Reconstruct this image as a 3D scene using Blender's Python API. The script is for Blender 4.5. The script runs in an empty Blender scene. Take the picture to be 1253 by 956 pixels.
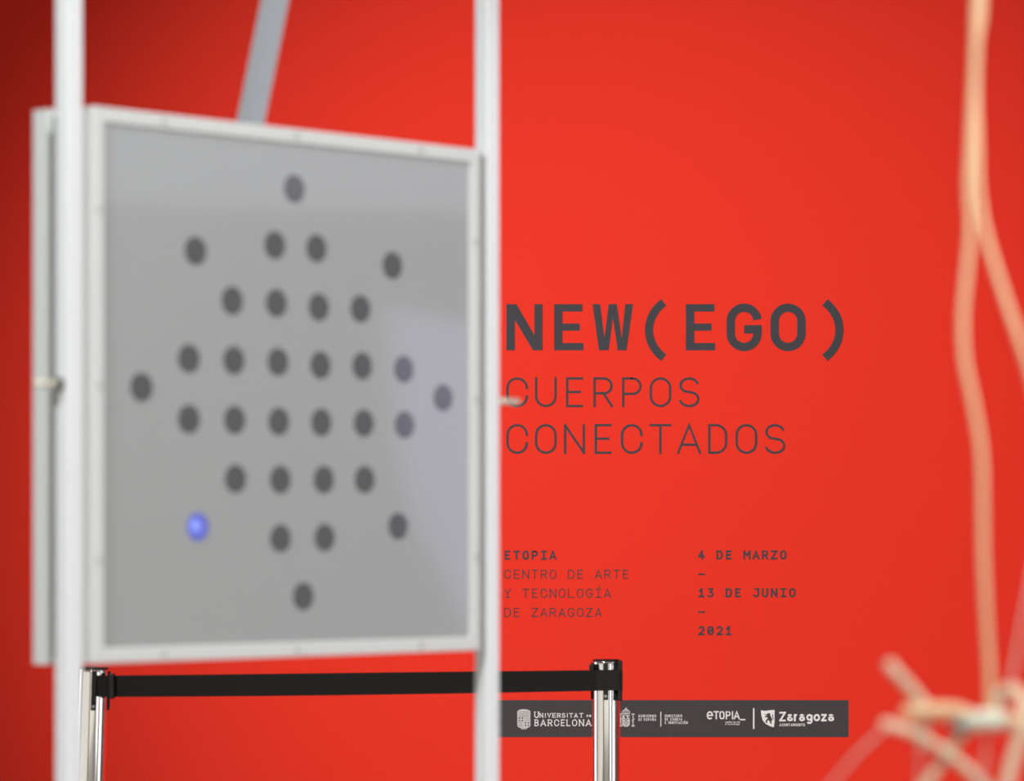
import bpy, bmesh, math, random
from mathutils import Vector, Matrix

C = bpy.context.scene.collection
sc = bpy.context.scene
random.seed(4)

# ------------------------------------------------------------------ camera, exposure, light
FPX, U0, HZ, CAMZ = 4250.0, 626.5, 650.0, 1.25       # focal length in px, optical axis, horizon row, eye height
cam = bpy.data.cameras.new('camera')
camo = bpy.data.objects.new('camera', cam); C.objects.link(camo)
camo.location = (0, 0, CAMZ); camo.rotation_euler = (math.radians(90), 0, 0)
cam.sensor_width = 36.0; cam.lens = FPX / 1253 * 36.0
cam.shift_y = (HZ - 478) / 1253.0
cam.clip_start = 0.05; cam.clip_end = 60
cam.dof.use_dof = True; cam.dof.focus_distance = 8.75; cam.dof.aperture_fstop = 4.5
cam.dof.aperture_blades = 0
sc.camera = camo
sc.view_settings.view_transform = 'Standard'; sc.view_settings.look = 'None'
sc.view_settings.exposure = 0.0; sc.view_settings.gamma = 1.0
sc.view_settings.use_curve_mapping = False
sc.cycles.max_bounces = 8; sc.cycles.diffuse_bounces = 4; sc.cycles.glossy_bounces = 4
sc.cycles.use_denoising = True

world = bpy.data.worlds.new('world'); sc.world = world; world.use_nodes = True
world.node_tree.nodes['Background'].inputs[0].default_value = (0.8, 0.85, 0.95, 1)
world.node_tree.nodes['Background'].inputs[1].default_value = 0.3

def lamp(name, kind, loc, target, energy, color, **kw):
    l = bpy.data.lights.new(name, kind); l.energy = energy; l.color = color
    for k, v in kw.items(): setattr(l, k, v)
    o = bpy.data.objects.new(name, l); C.objects.link(o)
    o.location = loc
    o.rotation_euler = (Vector(target) - Vector(loc)).to_track_quat('-Z', 'Y').to_euler()
    return o
# gallery spotlight that washes the red wall from the ceiling track
lamp('wall_spotlight', 'SPOT', (-2.2, 3.4, 3.85), (0.651, 9.3, 1.13), 1700, (1.0, 0.96, 0.90),
     spot_size=math.radians(41.0), spot_blend=1.0, shadow_soft_size=0.06)
# added fill spots brightening the white stand from both sides, and the hanging cords
lamp('stand_fill', 'SPOT', (-2.7, 0.9, 3.85), (-0.25, 4.5, 1.15), 1020, (0.91, 0.975, 1.0),
     spot_size=math.radians(31), spot_blend=0.3, shadow_soft_size=0.45)
lamp('stand_fill', 'SPOT', (2.6, 1.6, 3.85), (-0.25, 4.5, 1.05), 740, (0.955, 0.98, 1.0),
     spot_size=math.radians(29), spot_blend=0.3, shadow_soft_size=0.25)
lamp('cord_fill', 'SPOT', (0.9, 0.5, 3.85), (0.45, 3.0, 0.70), 440, (1.0, 0.97, 0.90),
     spot_size=math.radians(30), spot_blend=0.7, shadow_soft_size=0.2)
# added area light behind the viewer, brightens the floor mirrored in the poles
lamp('floor_fill', 'AREA', (0.0, -2.2, 3.9), (0.0, -2.9, 0.0), 45, (1.0, 0.96, 0.84), shape='RECTANGLE', size=6.0, size_y=0.3)
# added glowing rectangles by the unseen walls, making bright streaks in the chrome poles
lamp('pole_streak_light', 'AREA', (-4.9, 9.4, 1.0), (0, 9.4, 1.0), 24, (0.88, 0.95, 1.0), shape='RECTANGLE', size=2.2, size_y=2.0)
lamp('pole_streak_light', 'AREA', (-4.9, 3.0, 0.5), (0, 3.0, 0.5), 15, (1.0, 0.97, 0.86), shape='RECTANGLE', size=8.0, size_y=0.9)
lamp('pole_streak_light', 'AREA', (4.5, 5.6, 0.45), (0, 5.6, 0.45), 8, (0.97, 0.98, 1.0), shape='RECTANGLE', size=2.0, size_y=0.8)
lamp('pole_streak_light', 'AREA', (4.5, 1.2, 0.45), (0, 1.2, 0.45), 12, (0.97, 0.98, 1.0), shape='RECTANGLE', size=3.4, size_y=0.8)
lamp('pole_streak_light', 'AREA', (0.0, -3.9, 0.55), (0.0, 0, 0.55), 20, (1.0, 0.97, 0.86), shape='RECTANGLE', size=8.6, size_y=1.0)

# ------------------------------------------------------------------ helpers
def P(u, v, d):
    """point of the place seen at pixel (u, v) at distance d"""
    return Vector(((u - U0) / FPX * d, d, CAMZ + (HZ - v) / FPX * d))

def mat(name, col, rough=0.5, metal=0.0, coat=0.0, emit=None, estr=0.0, bump=None, var=0.0, spec=0.5, coat_rough=0.05, vscale=6.0):
    m = bpy.data.materials.new(name); m.use_nodes = True
    nt = m.node_tree; b = nt.nodes['Principled BSDF']
    b.inputs['Base Color'].default_value = (*col, 1)
    b.inputs['Roughness'].default_value = rough; b.inputs['Metallic'].default_value = metal
    b.inputs['Specular IOR Level'].default_value = spec
    b.inputs['Coat Weight'].default_value = coat; b.inputs['Coat Roughness'].default_value = coat_rough
    if emit:
        b.inputs['Emission Color'].default_value = (*emit, 1); b.inputs['Emission Strength'].default_value = estr
    tc = nt.nodes.new('ShaderNodeTexCoord')
    if var:
        n = nt.nodes.new('ShaderNodeTexNoise'); n.inputs['Scale'].default_value = vscale; n.inputs['Detail'].default_value = 4
        r = nt.nodes.new('ShaderNodeMix'); r.data_type = 'RGBA'
        r.inputs[6].default_value = (*[c * (1 - var) for c in col], 1); r.inputs[7].default_value = (*[min(1, c * (1 + var)) for c in col], 1)
        nt.links.new(tc.outputs['Object'], n.inputs['Vector']); nt.links.new(n.outputs['Fac'], r.inputs[0])
        nt.links.new(r.outputs[2], b.inputs['Base Color'])
    if bump:
        n = nt.nodes.new('ShaderNodeTexNoise'); n.inputs['Scale'].default_value = bump[0]
        bp = nt.nodes.new('ShaderNodeBump'); bp.inputs['Strength'].default_value = bump[1]; bp.inputs['Distance'].default_value = 0.002
        nt.links.new(tc.outputs['Object'], n.inputs['Vector']); nt.links.new(n.outputs['Fac'], bp.inputs['Height'])
        nt.links.new(bp.outputs['Normal'], b.inputs['Normal'])
    return m

M = dict(
    red=mat('red_wall_print', (0.80, 0.036, 0.019), 0.75, spec=0.12, bump=(180, 0.05)),
    ink=mat('dark_grey_ink', (0.054, 0.055, 0.065), 0.7, spec=0.15),
    inklight=mat('light_weight_ink', (0.054, 0.055, 0.065), 0.7, spec=0.15),
    band=mat('grey_band_ink', (0.060, 0.056, 0.060), 0.7, spec=0.15),
    white=mat('white_print', (0.82, 0.83, 0.83), 0.7, spec=0.15),
    greyprint=mat('pale_grey_print', (0.60, 0.60, 0.60), 0.7, spec=0.15),
    plaster=mat('white_plaster', (0.74, 0.74, 0.73), 0.8, bump=(60, 0.1), var=0.03),
    concrete=mat('polished_concrete', (0.48, 0.455, 0.41), 0.45, bump=(30, 0.1), var=0.12),
    post=mat('white_powder_coat', (0.80, 0.80, 0.80), 0.32, bump=(90, 0.04)),
    frame=mat('white_frame_profile', (0.66, 0.66, 0.635), 0.42, bump=(70, 0.05)),
    core=mat('dark_box_side', (0.10, 0.098, 0.09), 0.6, var=0.1),
    sheet=mat('grey_panel_sheet', (0.358, 0.361, 0.356), 0.5, coat=1.0, coat_rough=0.06, var=0.03, vscale=3),
    disc=mat('dark_disc', (0.088, 0.088, 0.090), 0.45, coat=1.0, coat_rough=0.06),
    lit=mat('blue_lit_disc', (0.10, 0.12, 0.45), 0.4, emit=(0.13, 0.18, 0.85), estr=0.20, coat=0.6),
    litcore=mat('blue_led_glow', (0.2, 0.25, 0.8), 0.4, emit=(0.30, 0.38, 1.0), estr=0.27),
    brace=mat('grey_metal_strip', (0.25, 0.255, 0.27), 0.45, metal=0.0, bump=(50, 0.05)),
    bolt=mat('yellowish_zinc', (0.72, 0.68, 0.55), 0.35, metal=0.3),
    darkmetal=mat('dark_steel', (0.07, 0.07, 0.065), 0.45, metal=0.3),
    screw=mat('dull_screw_metal', (0.50, 0.50, 0.48), 0.45, metal=0.4),
    chrome=mat('polished_chrome', (0.86, 0.86, 0.85), 0.07, metal=1.0),
    black=mat('black_plastic', (0.008, 0.008, 0.008), 0.5, spec=0.3),
    belt=mat('black_webbing', (0.011, 0.011, 0.010), 0.8, bump=(600, 0.3), spec=0.2),
    greyplug=mat('grey_plug', (0.25, 0.25, 0.24), 0.4),
    cord=mat('cream_cord', (0.90, 0.60, 0.38), 0.6, bump=(300, 0.2), var=0.05),
    cordpale=mat('pale_cord', (0.95, 0.72, 0.55), 0.6, bump=(300, 0.2), var=0.05),
    wrap=mat('greenish_white_binding', (0.80, 0.84, 0.74), 0.45, bump=(200, 0.3)),
    tape=mat('grey_tape', (0.32, 0.34, 0.33), 0.5),
    thread=mat('thin_thread', (0.72, 0.62, 0.55), 0.5),
)
for k_ in ('cord', 'cordpale', 'wrap', 'thread'):   # slightly translucent rubbery cords
    b_ = M[k_].node_tree.nodes['Principled BSDF']
    b_.inputs['Subsurface Weight'].default_value = 0.7; b_.inputs['Subsurface Radius'].default_value = (1.0, 0.8, 0.6); b_.inputs['Subsurface Scale'].default_value = 0.008

def obj(name, bm, m, parent=None, smooth=False):
    me = bpy.data.meshes.new(name)
    bmesh.ops.recalc_face_normals(bm, faces=bm.faces[:])
    bm.to_mesh(me); bm.free()
    me.materials.append(m)
    if smooth:
        for p in me.polygons: p.use_smooth = True
    o = bpy.data.objects.new(name, me); C.objects.link(o)
    if parent: o.parent = parent
    return o
def tag(o, label, cat, group=None):
    o['label'] = label; o['category'] = cat
    if group: o['group'] = group
    return o
def thing(name, label, cat, loc=(0, 0, 0), rotz=0, group=None):
    o = bpy.data.objects.new(name, None); C.objects.link(o); o.empty_display_size = 0.1
    o.location = loc; o.rotation_euler = (0, 0, rotz)
    return tag(o, label, cat, group)
def struct(name, bm, m):
    o = obj(name, bm, m); o['kind'] = 'structure'; return o

def add_box(bm, x0, x1, y0, y1, z0, z1, bevel=0.0):
    mtx = Matrix.Translation(((x0 + x1) / 2, (y0 + y1) / 2, (z0 + z1) / 2)) @ Matrix.Diagonal((x1 - x0, y1 - y0, z1 - z0, 1))
    r = bmesh.ops.create_cube(bm, size=1.0, matrix=mtx)
    if bevel:
        es = list({e for v in r['verts'] for e in v.link_edges})
        bmesh.ops.bevel(bm, geom=es, offset=bevel, segments=2, profile=0.5, affect='EDGES')
    return bm
def box(*a, bevel=0.0):
    return add_box(bmesh.new(), *a, bevel=bevel)
def add_lathe(bm, prof, mtx=Matrix(), n=40):
    """prof: list of (radius, height); axis local z"""
    rings = []
    for r, z in prof:
        if r < 1e-6: rings.append([bm.verts.new(mtx @ Vector((0, 0, z)))])
        else: rings.append([bm.verts.new(mtx @ Vector((r * math.cos(2 * math.pi * k / n), r * math.sin(2 * math.pi * k / n), z))) for k in range(n)])
    for a, b in zip(rings, rings[1:]):
        for k in range(n):
            k2 = (k + 1) % n
            if len(a) == 1 and len(b) == 1: continue
            if len(a) == 1: bm.faces.new((a[0], b[k], b[k2]))
            elif len(b) == 1: bm.faces.new((a[k], a[k2], b[0]))
            else: bm.faces.new((a[k], a[k2], b[k2], b[k]))
    return bm
def lathe(prof, mtx=Matrix(), n=40): return add_lathe(bmesh.new(), prof, mtx, n)

def smooth_path(pts, sub=8):
    out = []
    p = [pts[0] * 2 - pts[1]] + list(pts) + [pts[-1] * 2 - pts[-2]]
    for i in range(1, len(p) - 2):
        for k in range(sub):
            t = k / sub; a, b, c, d = p[i - 1], p[i], p[i + 1], p[i + 2]
            out.append(0.5 * ((2 * b) + (c - a) * t + (2 * a - 5 * b + 4 * c - d) * t * t + (3 * b - a - 3 * c + d) * t ** 3))
    out.append(pts[-1].copy())
    return out
def add_tube(bm, path, r, n=14, round_ends=True):
    pts = list(path); rad = [r] * len(pts)
    if round_ends:
        d0 = (pts[0] - pts[1]).normalized(); d1 = (pts[-1] - pts[-2]).normalized()
        pre = [(pts[0] + d0 * r * math.sin(a), r * math.cos(a)) for a in (1.45, 1.1, 0.75, 0.35)]
        post = [(pts[-1] + d1 * r * math.sin(a), r * math.cos(a)) for a in (0.35, 0.75, 1.1, 1.45)]
        pts = [q[0] for q in pre] + pts + [q[0] for q in post]
        rad = [q[1] for q in pre] + rad + [q[1] for q in post]
    rings = []; up = None
    for i, q in enumerate(pts):
        t = (pts[min(i + 1, len(pts) - 1)] - pts[max(i - 1, 0)]).normalized()
        if up is None:
            up = t.cross(Vector((0.3, 1, 0.2))).normalized()
        up = (up - t * up.dot(t)).normalized(); s = t.cross(up)
        rings.append([bm.verts.new(q + (up * math.cos(2 * math.pi * k / n) + s * math.sin(2 * math.pi * k / n)) * rad[i]) for k in range(n)])
    for a, b in zip(rings, rings[1:]):
        for k in range(n): bm.faces.new((a[k], a[(k + 1) % n], b[(k + 1) % n], b[k]))
    bm.faces.new(rings[0][::-1]); bm.faces.new(rings[-1])
    return bm

# ------------------------------------------------------------------ the room
WALL = 9.3
XL_, XR_, YF_, ZC_ = -5.0, 4.6, -4.0, 4.0
YB_ = 10.9
struct('wall_back', box(-1.85, XR_, WALL, WALL + 0.15, 0, ZC_), M['red'])
struct('wall_rear', box(XL_, XR_, YB_, YB_ + 0.15, 0, ZC_), M['plaster'])
struct('floor', box(XL_ - 0.15, XR_ + 0.15, YF_ - 0.15, YB_ + 0.15, -0.12, 0), M['concrete'])
struct('ceiling', box(XL_ - 0.15, XR_ + 0.15, YF_ - 0.15, YB_ + 0.15, ZC_, ZC_ + 0.12), M['plaster'])
struct('wall_front', box(XL_, XR_, YF_ - 0.15, YF_, 0, ZC_), M['plaster'])
struct('wall_left', box(XL_ - 0.15, XL_, YF_ - 0.15, YB_ + 0.15, 0, ZC_), M['plaster'])
struct('wall_right', box(XR_, XR_ + 0.15, YF_ - 0.15, YB_ + 0.15, 0, ZC_), M['plaster'])
def glow_shape(name, pts, m):               # added glowing shapes on the right wall, cut to suit the panel sheet's reflections
    bm = bmesh.new(); n = len(pts)
    f_ = [bm.verts.new((XR_ - 0.01, y, z)) for y, z in pts]; b_ = [bm.verts.new((XR_ + 0.005, y, z)) for y, z in pts]
    bm.faces.new(f_); bm.faces.new(b_[::-1])
    for k in range(n): bm.faces.new((f_[k], f_[(k + 1) % n], b_[(k + 1) % n], b_[k]))
    struct(name, bm, m)
glow_shape('reflected_glow_1', [(4.80, 1.45), (4.85, 1.27), (5.03, 0.92), (5.7, 0.2), (5.7, 1.70), (4.77, 1.86)], mat('lavender_reflected_glow', (0.5, 0.5, 0.6), 0.4, emit=(0.64, 0.62, 1.0), estr=1.9))
glow_shape('reflected_glow_2', [(3.6, 2.16), (5.7, 2.10), (5.7, 2.9), (3.6, 2.9)], mat('bluish_reflected_glow', (0.5, 0.5, 0.6), 0.4, emit=(0.80, 0.86, 1.0), estr=1.3))

# ------------------------------------------------------------------ lettering: a stroke alphabet
def arc(cx, cy, rx, ry, a0, a1, n=14):
    return [(cx + rx * math.cos(math.radians(a0 + (a1 - a0) * k / n)), cy + ry * math.sin(math.radians(a0 + (a1 - a0) * k / n))) for k in range(n + 1)]
def rnd(W, H):                       # closed stadium
    r = min(W, H) / 2
    return arc(W / 2, H - r, r, r, 0, 180) + arc(W / 2, r, r, r, 180, 360)
def glyph(ch, W, H):
    """centre lines in a box W x H (y up): list of (points, closed, square_caps)"""
    r = W / 2
    S = lambda *p: (list(p), False, True)
    B = lambda p: (p, False, False)
    if ch == 'A': return [S((0, 0), (r, H), (W, 0)), S((W * .16, H * .29), (W * .84, H * .29))]
    if ch == 'B': return [S((0, 0), (0, H)), B([(0, H), (W * .55, H)] + arc(W * .55, H * .76, W * .38, H * .24, 90, -90) + [(0, H * .52)]), B([(0, H * .52), (W * .55, H * .52)] + arc(W * .55, H * .26, W * .45, H * .26, 90, -90) + [(0, 0)])]
    if ch == 'C': return [B([(W, H - r * 1.25)] + arc(r, H - r, r, r, -8, 180)[0:] + arc(r, r, r, r, 180, 368))] if False else [B(arc(r, H - r, r, r, -6, 180) + arc(r, r, r, r, 180, 366))]
    if ch == 'D': return [(([(0, 0), (0, H), (W * .4, H)] + arc(W * .4, H - W * .6, W * .6, W * .6, 90, 0) + arc(W * .4, W * .6, W * .6, W * .6, 0, -90)), True, False)]
    if ch == 'E': return [S((0, 0), (0, H)), S((0, H), (W, H)), S((0, H * .51), (W * .86, H * .51)), S((0, 0), (W, 0))]
    if ch == 'F': return [S((0, 0), (0, H)), S((0, H), (W, H)), S((0, H * .51), (W * .86, H * .51))]
    if ch == 'G': return [B(arc(r, H - r, r, r, 6, 180) + arc(r, r, r, r, 180, 360) + [(W, H * .45), (W * .5, H * .45)])]
    if ch == 'H': return [S((0, 0), (0, H)), S((W, 0), (W, H)), S((0, H * .5), (W, H * .5))]
    if ch == 'I': return [S((r, 0), (r, H)), S((W * .1, H), (W * .9, H)), S((W * .1, 0), (W * .9, 0))]
    if ch == 'i': return [S((r, 0), (r, H))]
    if ch == 'J': return [S((W * .35, H), (W, H)), B([(W, H)] + arc(r, r, r, r, 0, -180 + 10))]
    if ch == 'L': return [S((0, H), (0, 0)), S((0, 0), (W, 0))]
    if ch == 'M': return [S((0, 0), (0, H)), S((W, 0), (W, H)), S((0, H), (r, H * .42), (W, H))]
    if ch == 'N': return [S((0, 0), (0, H)), S((W, 0), (W, H)), S((0, H), (W, 0))]
    if ch == 'O': return [(rnd(W, H), True, False)]
    if ch == '0': return [(rnd(W, H), True, False), S((W * .32, H * .36), (W * .68, H * .64))]
    if ch == 'P': return [S((0, 0), (0, H)), B([(0, H), (W - H * .27, H)] + arc(W - H * .28, H * .72, H * .28, H * .28, 90, -90) + [(0, H * .44)])]
    if ch == 'R': return [S((0, 0), (0, H)), B([(0, H), (W - H * .28, H)] + arc(W - H * .28, H * .73, H * .27, H * .27, 90, -90) + [(0, H * .46)]), S((W * .52, H * .46), (W, 0))]
    if ch == 'S':
        q = H * .25
        return [B(arc(r, H - q, r * .94, q, 12, 180)[0:] + arc(r, H - q, r * .94, q, 180, 238)[1:] + arc(r, q, r, q * 1.02, 62, 0)[0:] + arc(r, q, r, q, 0, -172)[1:])]
    if ch == 'T': return [S((0, H), (W, H)), S((r, 0), (r, H))]
    if ch == 'U': return [B([(0, H)] + arc(r, r, r, r, 180, 360) + [(W, H)])]
    if ch == 'V': return [S((0, H), (r, 0), (W, H))]
    if ch == 'X': return [S((0, 0), (W, H)), S((0, H), (W, 0))]
    if ch == 'Y': return [S((0, H), (r, H * .45), (W, H)), S((r, 0), (r, H * .45)), S((W * .15, 0), (W * .85, 0))]
    if ch == 'y': return [S((0, H), (r, H * .45), (W, H)), S((r, 0), (r, H * .45))]
    if ch == 'Z': return [S((0, H), (W, H)), S((W, H), (0, 0)), S((0, 0), (W, 0))]
    if ch == '1': return [S((r, 0), (r, H)), S((r, H), (W * .12, H * .74)), S((W * .05, 0), (W * .95, 0))]
    if ch == '2': return [B(arc(r, H - r, r, r, 170, -20) + [(0, 0)]), S((0, 0), (W, 0))]
    if ch == '3': return [S((W * .1, H), (W * .9, H)), S((W * .9, H), (W * .45, H * .58)), B(arc(W * .45, H * .29, W * .55, H * .29, 90, -160))]
    if ch == '4': return [S((W * .6, H), (0, H * .3), (W, H * .3)), S((W * .7, 0), (W * .7, H * .6))]
    if ch == '-': return [S((0, H * .45), (W, H * .45))]
    if ch == 'a': return [B([(W, 0), (W, H * .66)] + arc(r, H * .62, r, H * .38, 0, 150)), (arc(r, H * .29, r, H * .29, 0, 345), True, False)]
    if ch == 'c': return [B(arc(r, H / 2, r, H / 2, 45, 315))]
    if ch == 'd': return [(arc(r, H / 2, r, H / 2, 0, 345), True, False), S((W, 0), (W, H * 1.5))]
    if ch == 'e': return [B([(0.02 * W, H * .5), (W, H * .5)] + arc(r, H * .5, r, H * .5, 0, 315))]
    if ch == 'f': return [B([(r, 0), (r, H * 1.1)] + arc(W * .85, H * 1.15, W * .35, H * .3, 180, 90)), S((W * .1, H), (W, H))]
    if ch == 'g': return [(arc(r, H * .55, r, H * .45, 0, 345), True, False), B([(W, H), (W, -H * .15)] + arc(r, -H * .15, r, H * .33, 0, -150))]
    if ch == 'h': return [S((0, 0), (0, H * 1.5)), B([(0, H * .5)] + arc(r, H * .55, r, H * .45, 180, 0) + [(W, 0)])]
    if ch == 'l': return [S((r, 0), (r, H * 1.5))]
    if ch == 'n': return [S((0, 0), (0, H)), B([(0, H * .5)] + arc(r, H * .55, r, H * .45, 180, 0) + [(W, 0)])]
    if ch == 'o': return [(arc(r, H / 2, r, H / 2, 0, 345, 18), True, False)]
    if ch == 'r': return [S((0, 0), (0, H)), B([(0, H * .55)] + arc(W * .75, H * .55, W * .75, H * .45, 180, 75))]
    if ch == 't': return [S((r, 0), (r, H * 1.4)), S((0, H), (W, H))]
    if ch == 'v': return [S((0, H), (r, 0), (W, H))]
    if ch == '&': return [B([(W, 0), (W * .2, H * 1.05)] + arc(r, H * 1.15, W * .28, H * .3, 200, -20) + arc(r, H * .35, r, H * .36, 120, 330))]
    if ch == '_': return [S((0, 0), (W, 0))]
    return []

def wallpt(u, v, off=0.0):           # a mark on the wall, given where the photo shows it
    k = WALL / FPX
    return Vector(((u - U0) * k, WALL - off, CAMZ + (HZ - v) * k))
NSTROKE = [0]
def strip(bm, pts, closed, s, off, ext=0.0):
    NSTROKE[0] += 1; off = off + 0.00004 * (NSTROKE[0] % 7)
    pts = [Vector(p) for p in pts]
    q = [pts[0]]
    for p in pts[1:]:
        if (p - q[-1]).length > 1e-4: q.append(p)
    if closed and (q[0] - q[-1]).length < 1e-4: q.pop()
    pts = q; n = len(pts)
    if n < 2: return
    if ext and not closed:
        pts[0] = pts[0] + (pts[0] - pts[1]).normalized() * ext; pts[-1] = pts[-1] + (pts[-1] - pts[-2]).normalized() * ext
    L, R = [], []
    for i in range(n):
        a = pts[i - 1] if (i > 0 or closed) else None
        b = pts[(i + 1) % n] if (i < n - 1 or closed) else None
        d0 = (pts[i] - a).normalized() if a is not None else (b - pts[i]).normalized()
        d1 = (b - pts[i]).normalized() if b is not None else d0
        n0 = Vector((-d0.y, d0.x)); n1 = Vector((-d1.y, d1.x)); m = n0 + n1
        m = n0 if m.length < 1e-3 else m.normalized()
        k = min(1.0 / max(m.dot(n0), 0.2), 2.2)
        L.append(pts[i] + m * k * s / 2); R.append(pts[i] - m * k * s / 2)
    fl = [bm.verts.new(wallpt(p.x, p.y, off)) for p in L]; fr = [bm.verts.new(wallpt(p.x, p.y, off)) for p in R]
    bl = [bm.verts.new(wallpt(p.x, p.y, 0)) for p in L]; br = [bm.verts.new(wallpt(p.x, p.y, 0)) for p in R]
    for i in range(n if closed else n - 1):
        j = (i + 1) % n
        bm.faces.new((fl[i], fl[j], fr[j], fr[i])); bm.faces.new((fl[i], bl[i], bl[j], fl[j])); bm.faces.new((fr[j], br[j], br[i], fr[i]))
    if not closed:
        bm.faces.new((fl[0], fr[0], br[0], bl[0])); bm.faces.new((fl[-1], bl[-1], br[-1], fr[-1]))
def poly(bm, pts, off, base=0.0):
    f = [bm.verts.new(wallpt(x, y, off)) for x, y in pts]; b = [bm.verts.new(wallpt(x, y, base)) for x, y in pts]
    face = bm.faces.new(f)
    for i in range(len(f)):
        j = (i + 1) % len(f); bm.faces.new((f[i], b[i], b[j], f[j]))
    face.normal_update(); bmesh.ops.triangulate(bm, faces=[face])
def put(bm, ch, cx, base, cap, width, s, off=0.0006, serif=0.0):
    """one glyph of outer width and cap height, centred on cx, standing on base (px)"""
    acc = {'Í': 'I', 'Ó': 'O', 'Ñ': 'N'}.get(ch)
    W, H = width - s, cap - s
    x0, y0 = cx - width / 2 + s / 2, base - s / 2
    if acc:
        if ch == 'Ñ': strip(bm, [(cx - W * .35, base - cap - s * 1.2), (cx + W * .35, base - cap - s * 1.2)], False, s, off)
        else: strip(bm, [(cx - W * .05, base - cap - s * 1.1), (cx + W * .22, base - cap - s * 2.4)], False, s, off)
        ch = acc
    for pts, closed, sq in glyph(ch, W, H):
        q = [(x0 + x, y0 - y) for x, y in pts]
        strip(bm, q, closed, s, off, s / 2 if sq else (s / 2 if ch in 'U' else 0))
        if serif and not closed and ch not in 'O':
            for (x, y) in (pts[0], pts[-1]):
                if y < 0.02 * H or y > 0.98 * H:
                    if ch in 'ELTBRDUNIVAM' and not (ch in 'EL' and x > W * .5):
                        strip(bm, [(x0 + x - serif, y0 - y), (x0 + x + serif, y0 - y)], False, s * .55, off)
def mono(bm, text, c0, adv, base, cap, width, s, narrow=None, **kw):
    for i, ch in enumerate(text):
        if ch == ' ': continue
        w = width * (narrow or {}).get(ch, 1.0)
        put(bm, ch, c0 + i * adv, base, cap, w, s, **kw)
def spread(bm, text, xa, xb, base, cap, s, narrow=None, gap=0.35, **kw):
    """proportional line fitted between xa and xb"""
    nw = {'i': .35, ' ': .5, 'I': .35, 'M': 1.2, 'l': .4, 't': .65, 'f': .65, 'r': .65}; nw.update(narrow or {})
    ws = [nw.get(c, 1.0) for c in text]
    unit = (xb - xa) / (sum(ws) + gap * (len(text) - 1)); x = xa
    for c, w in zip(text, ws):
        if c != ' ': put(bm, c if c != 'I' else 'i', x + w * unit / 2, base, cap, max(w * unit, s), s, **kw)
        x += (w + gap) * unit
G_ = 'printed lettering on the red wall'
# large title, drawn from its own outlines
bm = bmesh.new(); OF = 0.0008
def tp(pts, u0=610, v0=360, k=5.695): poly(bm, [(u0 + x / k, v0 + y / k) for x, y in pts], OF)
def E_(x):                            # bold E with its left edge at x
    poly(bm, [(x, 372.3), (x + 34.8, 372.3), (x + 34.8, 381.3), (x + 10.4, 381.3), (x + 10.4, 396), (x + 31.4, 396), (x + 31.4, 404.8), (x + 10.4, 404.8), (x + 10.4, 419.9), (x + 35.8, 419.9), (x + 35.8, 428.8), (x, 428.8)], OF)
tp([(55, 70), (125, 70), (250, 285), (250, 70), (308, 70), (308, 392), (240, 392), (114, 180), (114, 392), (55, 392)])
E_(678)
tp([(655, 70), (708, 70), (738, 305), (768, 70), (824, 70), (858, 305), (883, 70), (937, 70), (893, 392), (830, 392), (797, 165), (768, 392), (700, 392)])
def paren(xo, sgn):                   # bracket: xo = the outermost point of the bow
    cy, r = 404, 47.5
    pts = []
    for k in range(25):
        a = math.radians(-51 + 102 * k / 24)
        pts.append((xo + sgn * (5.2 + r * (1 - math.cos(a)) * 1.02), cy + (r - 5.2) / r * r * math.sin(a) * 1.03))
    strip(bm, pts, False, 10.2, OF)
paren(789, 1); E_(839.2)
put(bm, 'G', 910.5, 429.9, 58.4, 43.0, 10.3, off=OF)
put(bm, 'O', 964.3, 429.9, 58.4, 43.0, 10.3, off=OF)
paren(1032.4, -1)
tag(obj('title_lettering', bm, M['ink']), 'very large bold dark grey title with round brackets, topmost writing on the red wall', 'lettering', G_)
bm = bmesh.new(); NR = {'E': .78, 'P': .9, 'R': .9, 'S': .95, 'T': 1.0, 'A': 1.1, 'D': .88, 'N': .97}
mono(bm, 'CUERPOS', 632.8, 35.08, 498.4, 36.6, 26.6, 2.9, NR)
tag(obj('subtitle_lettering', bm, M['inklight']), 'thin dark grey capitals of the upper subtitle line directly under the bold title', 'lettering', G_)
bm = bmesh.new()
mono(bm, 'CONECTADOS', 632.8, 35.06, 555.6, 36.6, 26.6, 2.9, NR)
tag(obj('subtitle_lettering', bm, M['inklight']), 'thin dark grey capitals of the longer second subtitle line', 'lettering', G_)
SM = {'E': .85, 'A': 1.12, 'I': 1.0, 'N': 1.02, 'M': 1.12, 'T': 1.02, 'Z': 1.02}
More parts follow.
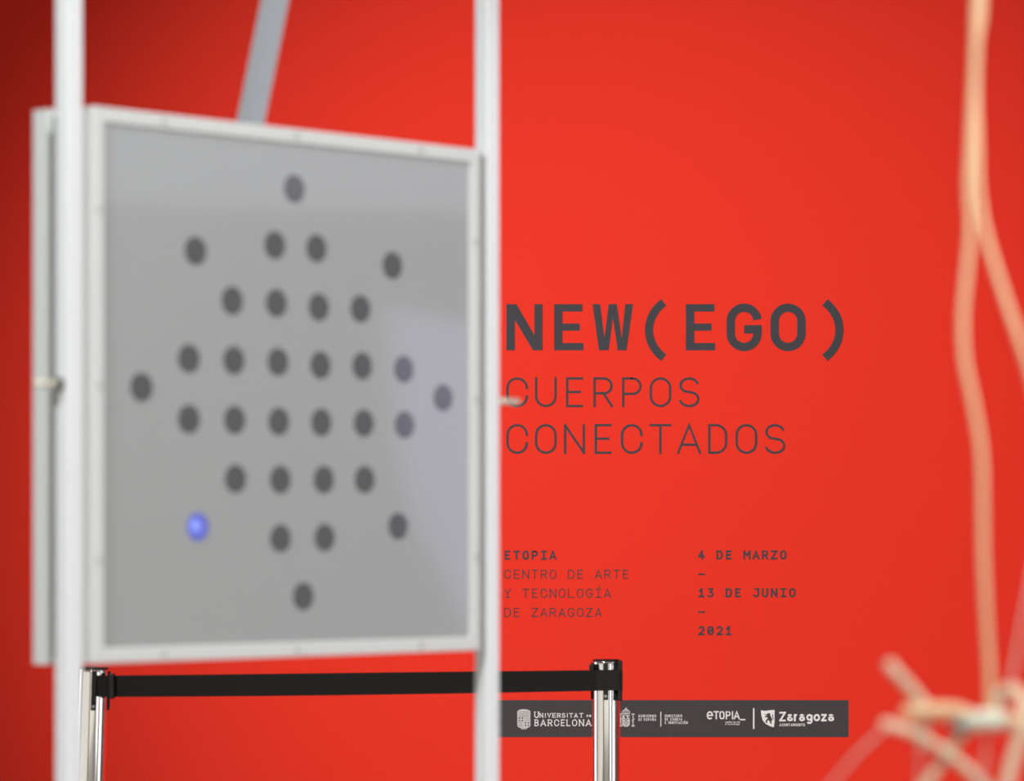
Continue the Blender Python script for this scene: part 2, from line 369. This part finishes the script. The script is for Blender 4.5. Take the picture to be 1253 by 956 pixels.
for text, base, c0, s, lab in (
    ('ETOPIA', 685.3, 621.0, 2.2, 'small bold dark grey single word above the three address lines'),
    ('CENTRO DE ARTE', 708.6, 621.0, 1.25, 'small thin dark grey line of text directly below the small bold word at the left'),
    ('Y TECNOLOGÍA', 731.8, 621.0, 1.25, 'small thin dark grey line of text, middle one of the three address lines'),
    ('DE ZARAGOZA', 755.3, 621.0, 1.25, 'small thin dark grey line of text, lowest of the three address lines'),
    ('4 DE MARZO', 684.9, 858.3, 2.2, 'small bold dark grey opening date at the top of the date column'),
    ('13 DE JUNIO', 731.2, 858.3, 2.2, 'small bold dark grey closing date between the two dashes'),
    ('2021', 777.6, 858.3, 2.2, 'small bold dark grey four digit year at the foot of the date column')):
    m_ = M['ink'] if s > 1.5 else M['inklight']
    words = text.split(' '); pos = 0
    if len(words) == 1:
        bm = bmesh.new(); mono(bm, text, c0, 11.12, base, 11.3, 7.9, s, SM); t = obj('text_line', bm, m_)
        tag(t, lab, 'lettering', G_)
    else:
        t = thing('text_line', lab, 'lettering', wallpt(c0 - 4, base), 0, G_)
        for w_ in words:
            bm = bmesh.new(); mono(bm, w_, c0 + 11.12 * pos, 11.12, base, 11.3, 7.9, s, SM)
            o = obj('word', bm, m_, t); o.matrix_parent_inverse = Matrix.Translation(-Vector(t.location)); pos += len(w_) + 1
for v, lab in ((703.0, 'short dark grey dash under the opening date'), (749.3, 'short dark grey dash just above the four digit year')):
    bm = bmesh.new(); strip(bm, [(854, v), (862.8, v)], False, 2.0, 0.0006)
    tag(obj('dash_mark', bm, M['ink']), lab, 'lettering', G_)

# dark grey band of sponsors' marks
bandt = thing('logo_band', 'wide dark grey printed band of white sponsor logos low on the red wall', 'sign', wallpt(818, 903))
inv = Matrix.Translation(-Vector(bandt.location))
def bpart(name, bm, m, parent=None, label=None):
    o = obj(name, bm, m); o.parent = parent or bandt; o.matrix_parent_inverse = inv
    if label: o['label'] = label
    return o
bm = bmesh.new(); poly(bm, [(598, 857), (1038.3, 857), (1038.3, 902.3), (598, 902.3)], 0.0006); bpart('band_ground', bm, M['band'])
T1, T2 = 0.0012, 0.0018
# university crest
bm = bmesh.new()
poly(bm, [(633, 870.5), (636, 868.6), (641, 868), (646, 868.6), (649, 870.5), (649, 888.5), (647.5, 890.3), (645, 891), (644, 892.6), (638, 892.6), (637, 891), (634.5, 890.3), (633, 888.5)], T1)
cr = bpart('crest', bm, M['greyprint'], None, 'pale grey crest with two small crosses')
bm = bmesh.new()
for (cx, cy) in ((637.4, 880.6), (644.8, 886.4)):
    for dx in (-1.8, 1.8):
        for dy in (-1.6, 1.6):
            x, y = cx + dx, cy + dy; poly(bm, [(x - .95, y - .8), (x + .95, y - .8), (x + .95, y + .8), (x - .95, y + .8)], T2)
for v in (871.4, 873.4, 875.4, 877.2): strip(bm, [(634.6, v), (647.4, v)], False, .35, T2)
for v in (884.8, 886.6, 888.4): strip(bm, [(634.2, v), (639.6, v)], False, .35, T2)
for v in (879.6, 881.6): strip(bm, [(642.2, v), (648, v)], False, .35, T2)
strip(bm, [(638.5, 891.4), (643.5, 891.4)], False, .4, T2)
bpart('crest_pattern', bm, M['band'])
bm = bmesh.new()
put(bm, 'U', 656.6, 878.9, 8.0, 5.6, 1.15, off=T1, serif=1.3)
xs = [662.2 + i * 5.72 for i in range(10)]
for ch, x in zip('NIVERSITAT', (662.4, 667.4, 672.0, 678.0, 683.9, 689.6, 694.2, 698.8, 704.8, 711.2)):
    put(bm, ch if ch != 'I' else 'i', x, 878.4, 5.5, 4.4 if ch != 'I' else 1, 0.85, off=T1, serif=1.0)
put(bm, 'D', 719.0, 877.6, 2.6, 2.5, .7, off=T1); put(bm, 'E', 722.2, 877.6, 2.6, 2.3, .7, off=T1)
spread(bm, 'BARCELONA', 654.2, 723.6, 888.8, 8.2, 1.05, {'A': 1.12, 'E': .75, 'L': .75, 'B': .8, 'R': .9}, .36, off=T1, serif=1.1)
bpart('logo_text', bm, M['white'])
# national coat of arms with crown, shield and side columns
bm = bmesh.new()
for k, (x, rx) in enumerate(((766, 4.8), (766, 2.2))):
    strip(bm, arc(x, 872.8, rx, 4.2, 180, 360), False, .9, T1)
strip(bm, [(761.4, 873.6), (770.6, 873.6)], False, 1.3, T1); strip(bm, [(766, 866), (766, 873)], False, .8, T1); strip(bm, [(764.6, 867), (767.4, 867)], False, .7, T1)
poly(bm, [(761.6, 875.2), (770.6, 875.2), (770.8, 886), (769.6, 888.6), (766, 889.8), (762.4, 888.6), (761.2, 886)], T1)
for x in (759.6, 774.6):
    strip(bm, [(x, 875.5), (x, 886.5)], False, 1.2, T1); strip(bm, [(x - 1.8, 874.2), (x + 1.8, 874.2)], False, 1.4, T1); strip(bm, [(x - 1.8, 888.3), (x + 1.8, 888.3)], False, 2.0, T1)
    strip(bm, [(x - 1.8, 882.5), (x + 2.0, 879.6)], False, .9, T1)
ca = bpart('coat_of_arms', bm, M['greyprint'], None, 'pale grey crowned coat of arms')
bm = bmesh.new()
poly(bm, [(763.8, 876), (766.2, 876), (767.6, 879.4), (765.2, 879.8)], T2); poly(bm, [(768.6, 876.2), (770.2, 876.2), (770.2, 879.6), (769.4, 879.2)], T2)
strip(bm, [(761.4, 880.6), (770.6, 880.6)], False, .5, T2); strip(bm, [(766, 880), (766, 888.8)], False, .5, T2)
strip(bm, arc(766, 884.6, 2.0, 2.2, 0, 345), True, .45, T2); strip(bm, [(762, 884.6), (764, 884.6)], False, .4, T2); strip(bm, [(768, 884.6), (770, 884.6)], False, .4, T2)
bpart('arms_pattern', bm, M['band'])
bm = bmesh.new()
for text, xa, xb, base in (('GOBIERNO', 781.2, 802.8, 878.0), ('DE ESPAÑA', 781.2, 802.6, 882.3), ('MINISTERIO', 813.6, 834.6, 877.9), ('DE CIENCIA', 813.6, 834.6, 882.0), ('E INNOVACIÓN', 813.6, 841.4, 886.2)):
    spread(bm, text, xa, xb, base, 3.3, .52, {'E': .75}, .5, off=T1)
strip(bm, [(808.6, 871), (808.6, 889.2)], False, .9, T1)
bpart('logo_text', bm, M['white'])
bm = bmesh.new()
put(bm, 'e', 868.6, 880.6, 10.0, 7.8, 1.7, off=T1)
for ch, x, w in (('T', 876.4, 6.8), ('O', 883.4, 6.2), ('P', 891.0, 6.0), ('i', 896.3, 1.7), ('A', 901.5, 7.4)):
    put(bm, ch, x, 880.4, 10.0, w, 1.55, off=T1)
strip(bm, [(905.6, 880.9), (912, 880.9)], False, 1.5, T1)
spread(bm, 'center for art', 887.6, 905, 884.8, 1.6, .42, None, .5, off=T1); spread(bm, '& technology', 887.6, 905, 887.4, 1.6, .42, None, .5, off=T1)
bpart('logo_text', bm, M['white'])
bm = bmesh.new(); strip(bm, [(922.2, 866.8), (922.2, 892.3)], False, 1.7, T1); bpart('divider_line', bm, M['white'])
bm = bmesh.new()
poly(bm, [(931, 869.4), (936, 870.2), (942, 869.4), (947.7, 869), (947.7, 883), (946.8, 890.2), (942, 888.8), (937, 886), (933.4, 882), (931.6, 876)], T1)
sh = bpart('city_shield', bm, M['white'], None, 'white shield with a dark rampant lion')
bm = bmesh.new()                      # rampant lion
poly(bm, [(938.3, 873.6), (940.8, 872.8), (942.6, 873.6), (942.4, 875.6), (943.4, 877.2), (944.8, 881.0), (943.6, 883.6), (944.4, 885.8), (942.4, 885.6), (941.8, 883.2), (940.2, 881.2), (938.6, 882.8), (938.8, 885.0), (936.8, 884.6), (936.9, 881.9), (939.2, 879.4), (938.9, 877.6), (936.2, 878.4), (935.6, 877.4), (938.4, 875.9)], T2)
strip(bm, [(938.8, 876.2), (936.4, 874.6), (935.6, 875)], False, .9, T2); strip(bm, [(944.4, 881), (946.2, 879.4), (945, 876.4), (946, 874.2)], False, .8, T2)
bpart('lion_emblem', bm, M['band'])
bm = bmesh.new()
put(bm, 'Z', 957.6, 882.9, 11.6, 8.0, 2.1, off=T1)
for ch, x, w in (('a', 966.6, 7.0), ('r', 974.0, 5.0), ('a', 981.2, 7.0), ('g', 990.4, 7.6), ('o', 999.4, 8.0), ('Z', 1008.1, 6.6), ('a', 1016.8, 7.2)):
    put(bm, ch, x, 882.9, 8.9, w, 2.25, off=T1)
spread(bm, 'AYUNTAMIENTO', 953.8, 984.8, 888.9, 3.3, .6, {'E': .75, 'Y': .9}, .35, off=T1)
bpart('logo_text', bm, M['white'])

# ------------------------------------------------------------------ crowd barrier posts and belt
def stanchion(loc, tilt, rot, label):
    R = 0.0312; HT = 0.955
    t = thing('barrier_post', label, 'barrier post', loc, rot, 'chrome crowd barrier posts')
    t.rotation_euler = (0, tilt, 0)
    obj('base', lathe([(0, 0.002), (0.17, 0.002), (0.175, 0.008), (0.172, 0.018), (0.10, 0.028), (0.05, 0.036), (0.036, 0.05), (0, 0.05)]), M['chrome'], t, True)
    obj('pole', lathe([(R - .0005, 0.04), (R, 0.045), (R, 0.05), (R, 0.06), (R, HT - 0.012), (R, HT - 0.006), (R, HT - 0.002), (R - 0.001, HT), (0, HT)], n=64), M['chrome'], t, True)
    obj('cap', lathe([(0, HT), (R, HT), (R + .0005, HT + 0.001), (R, HT + 0.002), (R - .003, HT + 0.003), (0, HT + 0.003)]), M['black'], t, True)
    for k in range(4):                # belt slots round the head
        a = rot + k * math.pi / 2 - math.pi / 2
        b = bmesh.new(); add_box(b, -0.0055, 0.0055, -0.003, 0.003, HT - 0.088, HT - 0.004, 0.0015)
        bmesh.ops.transform(b, matrix=Matrix.Rotation(a + math.pi / 2, 4, 'Z') @ Matrix.Translation((0, -R - 0.001, 0)), verts=b.verts[:])
        s = obj('belt_slot', b, M['black'], t)
        p = lathe([(0, 0), (0.004, 0), (0.0035, 0.0018), (0, 0.0022)], Matrix.Rotation(a + math.pi / 2, 4, 'Z') @ Matrix.Translation((0, -R - 0.003, HT - 0.080)) @ Matrix.Rotation(math.pi / 2, 4, 'X'), 16)
        obj('slot_plug', p, M['greyplug'], s, True)
    return t
DR_, DL_ = 7.9, 7.45
pr = P(742, 0, DR_); pl = P(115, 0, DL_)
stanchion((pr.x, pr.y, 0), 0, math.radians(-4), 'chrome barrier post in front of the dark grey logo band, black belt across its head')
stanchion((pl.x - 0.028, pl.y, 0), math.radians(1.7), math.radians(8), 'chrome barrier post half hidden behind the left white upright')
bt = thing('barrier_belt', 'black webbing belt stretched low between the two chrome barrier posts', 'barrier belt', (pl.x, pl.y, 0.9))
binv = Matrix.Translation(-Vector(bt.location))
bm = bmesh.new(); prev = None; N = 40
fr = P(724, 0, DR_ - 0.036)
for i in range(N + 1):
    f = i / N; u = 119 + (762 - 119) * f; d = DL_ - 0.036 + (DR_ - 0.036 - DL_ + 0.036) * min(1, f * (640 / 606))
    top = 827.0 + (820.0 - 827.0) * f ** 1.5 - 1.0 * math.sin(math.pi * f); bot = 853.0 + (845.0 - 853.0) * f ** 1.35 + 0.8 * math.sin(math.pi * f)
    a, b_ = P(u, top, d), P(u, bot, d)
    cur = [bm.verts.new(a), bm.verts.new(b_), bm.verts.new(b_ + Vector((0, .0018, 0))), bm.verts.new(a + Vector((0, .0018, 0)))]
    if prev:
        for k in range(4): bm.faces.new((prev[k], prev[(k + 1) % 4], cur[(k + 1) % 4], cur[k]))
    else: bm.faces.new(cur)
    prev = cur
bm.faces.new(prev[::-1])
o = obj('belt', bm, M['belt'], bt); o.matrix_parent_inverse = binv
def bbox_px(u0, u1, v0, v1, d, dep, bev=0.002):
    a, b_ = P(u0, v1, d), P(u1, v0, d)
    return box(a.x, b_.x, d, d + dep, a.z, b_.z, bevel=bev)
for name, args in (('belt_clip', (721.2, 726.5, 813.5, 823, DR_ - 0.033, 0.025)), ('belt_clip', (756.5, 761.6, 808.5, 858, DR_ - 0.036, 0.03)), ('belt_clip', (133, 139.5, 824.5, 855.5, DL_ - 0.034, 0.022))):
    o = obj(name, bbox_px(*args), M['black'], bt); o.matrix_parent_inverse = binv

# ------------------------------------------------------------------ white stand and its panel box
S = 0.70; dL, dR = FPX * S / 684.0, FPX * S / 613.0
A = Vector(((113 - U0) / 684.0 * S, dL, 0)); B = Vector(((588 - U0) / 613.0 * S, dR, 0))
ang = math.atan2(B.y - A.y, B.x - A.x); WID = (B - A).length
ZB, ZT = 1.0832, 1.7832; ZM = (ZB + ZT) / 2; D = 0.1155
mid = (A + B) / 2                       # middle of the front face; local x along the face, local y away from the viewer
GP, AL, HP = 0.0268, 0.0131, 0.0125     # gap to post centre, post set-back, half post
stand = thing('display_stand', 'tall white square-tube stand holding the grey dotted panel box', 'stand', (mid.x, mid.y, 0), ang)
for s in (-1, 1):
    x = s * (WID / 2 + GP)
    obj('post', box(x - HP, x + HP, AL - HP, AL + HP, 0.03, 2.42, bevel=0.0022), M['post'], stand)
    obj('foot', box(x - 0.02, x + 0.02, AL - 0.3, AL + 0.3, 0.0, 0.03, bevel=0.003), M['post'], stand)
xr = WID / 2 + GP - HP
obj('top_rail', box(-xr, xr, AL - HP, AL + HP, 2.39, 2.415, bevel=0.002), M['post'], stand)
L = Matrix.Rotation(-ang, 4, 'Z') @ Matrix.Translation((-mid.x, -mid.y, 0))
# flat grey brace from the top rail down to the top of the box
Bb = L @ P(305, 157.5, 4.60); Bt0 = L @ P(336.5, 0, 4.625)
dirb = (Bt0 - Bb); Btop = Bb + dirb * ((2.40 - Bb.z) / dirb.z)
axis = dirb.normalized(); 
viewl = (L.to_3x3() @ Vector((-0.07, 1, 0.1))).normalized()
wv = axis.cross(viewl).normalized(); tv = axis.cross(wv).normalized()
bm = bmesh.new(); vs = []
for q in (Bb, Btop):
    for a_, b_ in ((-1, -1), (1, -1), (1, 1), (-1, 1)):
        vs.append(bm.verts.new(q + wv * a_ * 0.0182 + tv * b_ * 0.003))
bm.faces.new(vs[:4]); bm.faces.new(vs[4:][::-1])
for k in range(4): bm.faces.new((vs[k], vs[(k + 1) % 4], vs[4 + (k + 1) % 4], vs[4 + k]))
br = obj('brace', bm, M['brace'], stand); br['label'] = 'slanting flat grey brace'

pan = thing('panel_box', 'square white-framed grey panel with rows of dark dots and one lit blue', 'panel', (mid.x, mid.y, ZB), ang)
h = WID / 2; FW = 0.0195
def ring(x0, x1, z0, z1, w, y0, y1, bev):
    b = bmesh.new()
    o_ = [(x0, z0), (x1, z0), (x1, z1), (x0, z1)]; i_ = [(x0 + w, z0 + w), (x1 - w, z0 + w), (x1 - w, z1 - w), (x0 + w, z1 - w)]
    V = lambda pts, y: [b.verts.new((x, y, z)) for x, z in pts]
    fo, fi, bo, bi = V(o_, y0), V(i_, y0), V(o_, y1), V(i_, y1)
    for k in range(4):
        j = (k + 1) % 4
        b.faces.new((fo[k], fo[j], fi[j], fi[k])); b.faces.new((bo[k], bi[k], bi[j], bo[j]))
        b.faces.new((fo[k], bo[k], bo[j], fo[j])); b.faces.new((fi[k], fi[j], bi[j], bi[k]))
    if bev: bmesh.ops.bevel(b, geom=[e for e in b.edges if abs(e.verts[0].co.y - y0) < 1e-6 and abs(e.verts[1].co.y - y0) < 1e-6], offset=bev, segments=2, profile=.5, affect='EDGES')
    return b
fb = ring(-h, h, 0, S, FW, 0, 0.030, 0.002)
for sx in (-1, 1):                      # bevelled outer lip along the two upright sides
    prof = [(sx * (h - .002), .0015), (sx * (h + .009), .011), (sx * (h + .009), .0285), (sx * (h - .002), .0285)]
    lo = [fb.verts.new((x, y, 0.002)) for x, y in prof]; hi = [fb.verts.new((x, y, S - 0.002)) for x, y in prof]
    fb.faces.new(lo); fb.faces.new(hi[::-1])
    for k in range(4): fb.faces.new((lo[k], lo[(k + 1) % 4], hi[(k + 1) % 4], hi[k]))
ff = obj('front_frame', fb, M['frame'], pan)
obj('back_frame', ring(-h - .002, h, -.003, S + .003, FW, D - 0.030, D, 0.002), M['frame'], pan)
obj('box_side', box(-h + .006, h - .006, 0.031, D - .031, .006, S - .006), M['core'], pan)
obj('back_sheet', box(-h + FW, h - FW, D - .012, D - .008, FW, S - FW), M['core'], pan)
obj('front_sheet', box(-h + FW - .001, h - FW + .001, 0.004, 0.008, FW - .001, S - FW + .001), M['sheet'], pan)
def screw(x, z):
    b = lathe([(0, 0), (0.004, 0), (0.0036, 0.0012), (0.0015, 0.0016), (0, 0.0012)], Matrix.Translation((x, -0.0001, z)) @ Matrix.Rotation(math.pi / 2, 4, 'X'), 16)
    obj('screw', b, M['screw'], ff, True)
for q in (-.22, 0, .22):
    screw(q * 1.05, FW * .5); screw(q * 1.05, S - FW * .5); screw(-h + FW * .5, S / 2 + q); screw(h - FW * .5, S / 2 + q)
DOTS = [(360,231),(239,307),(336,300),(387,304),(480,325),(284,368),(338,371),(390,376),(441,378),
    (231,439),(286,441),(340,443),(392,447),(443,448),(494,452),(173,474),(542,487),
    (231,513),(287,514),(341,516),(393,517),(445,518),(495,520),(288,586),(343,587),(396,587),(446,587),
    (242,645),(343,659),(397,658),(487,644),(371,730)]
nrm = Vector((math.sin(ang), -math.cos(ang), 0))
PL = Matrix.Translation((0, 0, -ZB)) @ L
for (u, v) in DOTS:
    dirv = P(u, v, 1.0) - Vector((0, 0, CAMZ)); o0 = Vector((0, 0, CAMZ)); pm = mid - nrm * 0.004
    t_ = (pm - Vector((0, 0, 0))).dot(nrm) / dirv.dot(nrm)
    q = PL @ (o0 + dirv * t_)
    lit = (u, v) == (242, 645)
    mt = Matrix.Translation((q.x, 0.0041, q.z)) @ Matrix.Rotation(math.pi / 2, 4, 'X')
    b = lathe([(0, 0), (0.0185, 0), (0.0185, 0.0005), (0.018, 0.0009), (0, 0.0009)], mt, 32)
    d_ = obj('disc', b, M['lit'] if lit else M['disc'], pan)
    if lit:
        d_['label'] = 'disc lit blue'
        b = lathe([(0, 0.0009), (0.010, 0.0009), (0.009, 0.0018), (0, 0.002)], mt @ Matrix.Translation((-0.003, 0.0, 0)), 20)
        obj('glow_spot', b, M['litcore'], d_, True)
for s, ln in ((-1, 0.044), (1, 0.054)):
    x0 = s * (h + GP + HP - 0.002)
    mt = Matrix.Translation((x0, AL, S / 2)) @ Matrix.Rotation(s * math.pi / 2, 4, 'Y')
    bo = obj('pivot_bolt', lathe([(0, -0.003), (0.0048, -0.003), (0.0048, ln - .001), (0.004, ln), (0, ln)], mt, 20), M['bolt'], pan, True)
    obj('nut', lathe([(0.0047, 0.0022), (0.0085, 0.0022), (0.0085, 0.008), (0.0047, 0.009)], mt, 6), M['darkmetal'], bo)

# ------------------------------------------------------------------ hanging cords with their knot
DC = 3.0
hang = thing('hanging_cord_knot', 'pair of cream cords hanging at the right, ending in a loose knot of short ends', 'cord', P(1205, 884, DC))
hinv = Matrix.Translation(-Vector(hang.location))
def cordpart(name, pts, r, m, smooth=True, sub=8, label=None, parent=None):
    path = [P(u, v, DC + dd) for u, v, dd in pts]
    if smooth and len(path) > 2: path = smooth_path(path, sub)
    o = obj(name, add_tube(bmesh.new(), path, r), m, None, True); o.parent = parent or hang; o.matrix_parent_inverse = hinv
    if label: o['label'] = label
    return o
CEIL_V = HZ - (ZC_ - CAMZ) * FPX / DC
RC = 0.0034
cordpart('cord', [(1200, CEIL_V, 0), (1198, -900, 0), (1197, -200, 0), (1194, 0, 0), (1191, 100, 0), (1187, 180, 0), (1185, 230, 0), (1187, 280, 0), (1183, 330, 0), (1178, 385, 0), (1180, 440, 0), (1190, 490, 0), (1200, 550, 0), (1202, 610, 0), (1203, 680, 0), (1207, 760, 0), (1211, 830, 0), (1211, 880, 0)], RC, M['cord'])
cordpart('cord', [(1204, CEIL_V, .012), (1202, -900, .012), (1203, -200, .012), (1201, 0, .012), (1195, 50, .012), (1193, 110, .012), (1195, 180, .012), (1196, 230, .012), (1203, 275, .012), (1216, 322, .012), (1233, 375, .012), (1250, 425, .012), (1266, 480, .02), (1284, 560, .03), (1296, 660, .03), (1290, 760, .03), (1268, 850, .03), (1240, 884, .02), (1214, 889, .01)], RC, M['cord'])
cordpart('cord_end', [(1089, 815, -.03), (1110, 838, -.02), (1130, 862, -.01), (1146, 878, 0)], 0.0050, M['cordpale'])
cordpart('cord_end', [(1084, 886, -.02), (1112, 895, -.02), (1140, 910, -.01), (1172, 932, .0), (1205, 962, .01), (1240, 1000, .02)], 0.0046, M['cordpale'])
cordpart('cord_end', [(1113, 871, -.012), (1138, 870, -.012), (1166, 870, -.01), (1186, 876, .0)], 0.0068, M['cord'])
cordpart('cord_end', [(1128, 874, .01), (1129, 895, .012), (1128, 912, .012)], 0.0042, M['cordpale'])
cordpart('cord_end', [(1192, 882, .005), (1170, 908, .005), (1150, 936, .005), (1128, 968, .01), (1108, 1000, .01)], 0.0044, M['cordpale'])
cordpart('cord_end', [(1206, 878, -.01), (1232, 880, -.01), (1256, 892, -.01), (1275, 905, -.01)], 0.0055, M['cord'])
cordpart('cord_loop', [(1203, 884, .02), (1218, 862, .025), (1226, 848, .02), (1240, 845, .01), (1252, 858, .0), (1252, 885, -.01), (1244, 915, -.01), (1234, 950, -.01), (1226, 1000, -.01)], 0.0056, M['cordpale'])
wr = []
path = smooth_path([P(1188, 884, DC - .008), P(1198, 882, DC - .012), P(1212, 881, DC - .012), P(1224, 882, DC - .008)], 8)
o = obj('binding', add_tube(bmesh.new(), path, 0.0088), M['wrap'], None, True); o.parent = hang; o.matrix_parent_inverse = hinv; o['label'] = 'greenish white binding of the knot'
o = obj('tape', add_tube(bmesh.new(), [P(1174, 887, DC - .006), P(1180, 886, DC - .006)], 0.0080), M['tape'], None, True); o.parent = hang; o.matrix_parent_inverse = hinv; o['label'] = 'grey tape on the knot'
for pts in ([(1086, 888, 0), (1050, 922, .0), (1012, 966, .01), (985, 1000, .01)], [(1228, 884, .0), (1238, 830, .02), (1254, 745, .03), (1272, 650, .04)],
            [(1208, 888, .0), (1206, 925, .0), (1200, 975, .0), (1196, 1010, 0)], [(1124, 905, .01), (1125, 940, .01), (1124, 1000, .01)]):
    cordpart('thread', pts, 0.0011, M['thread'])
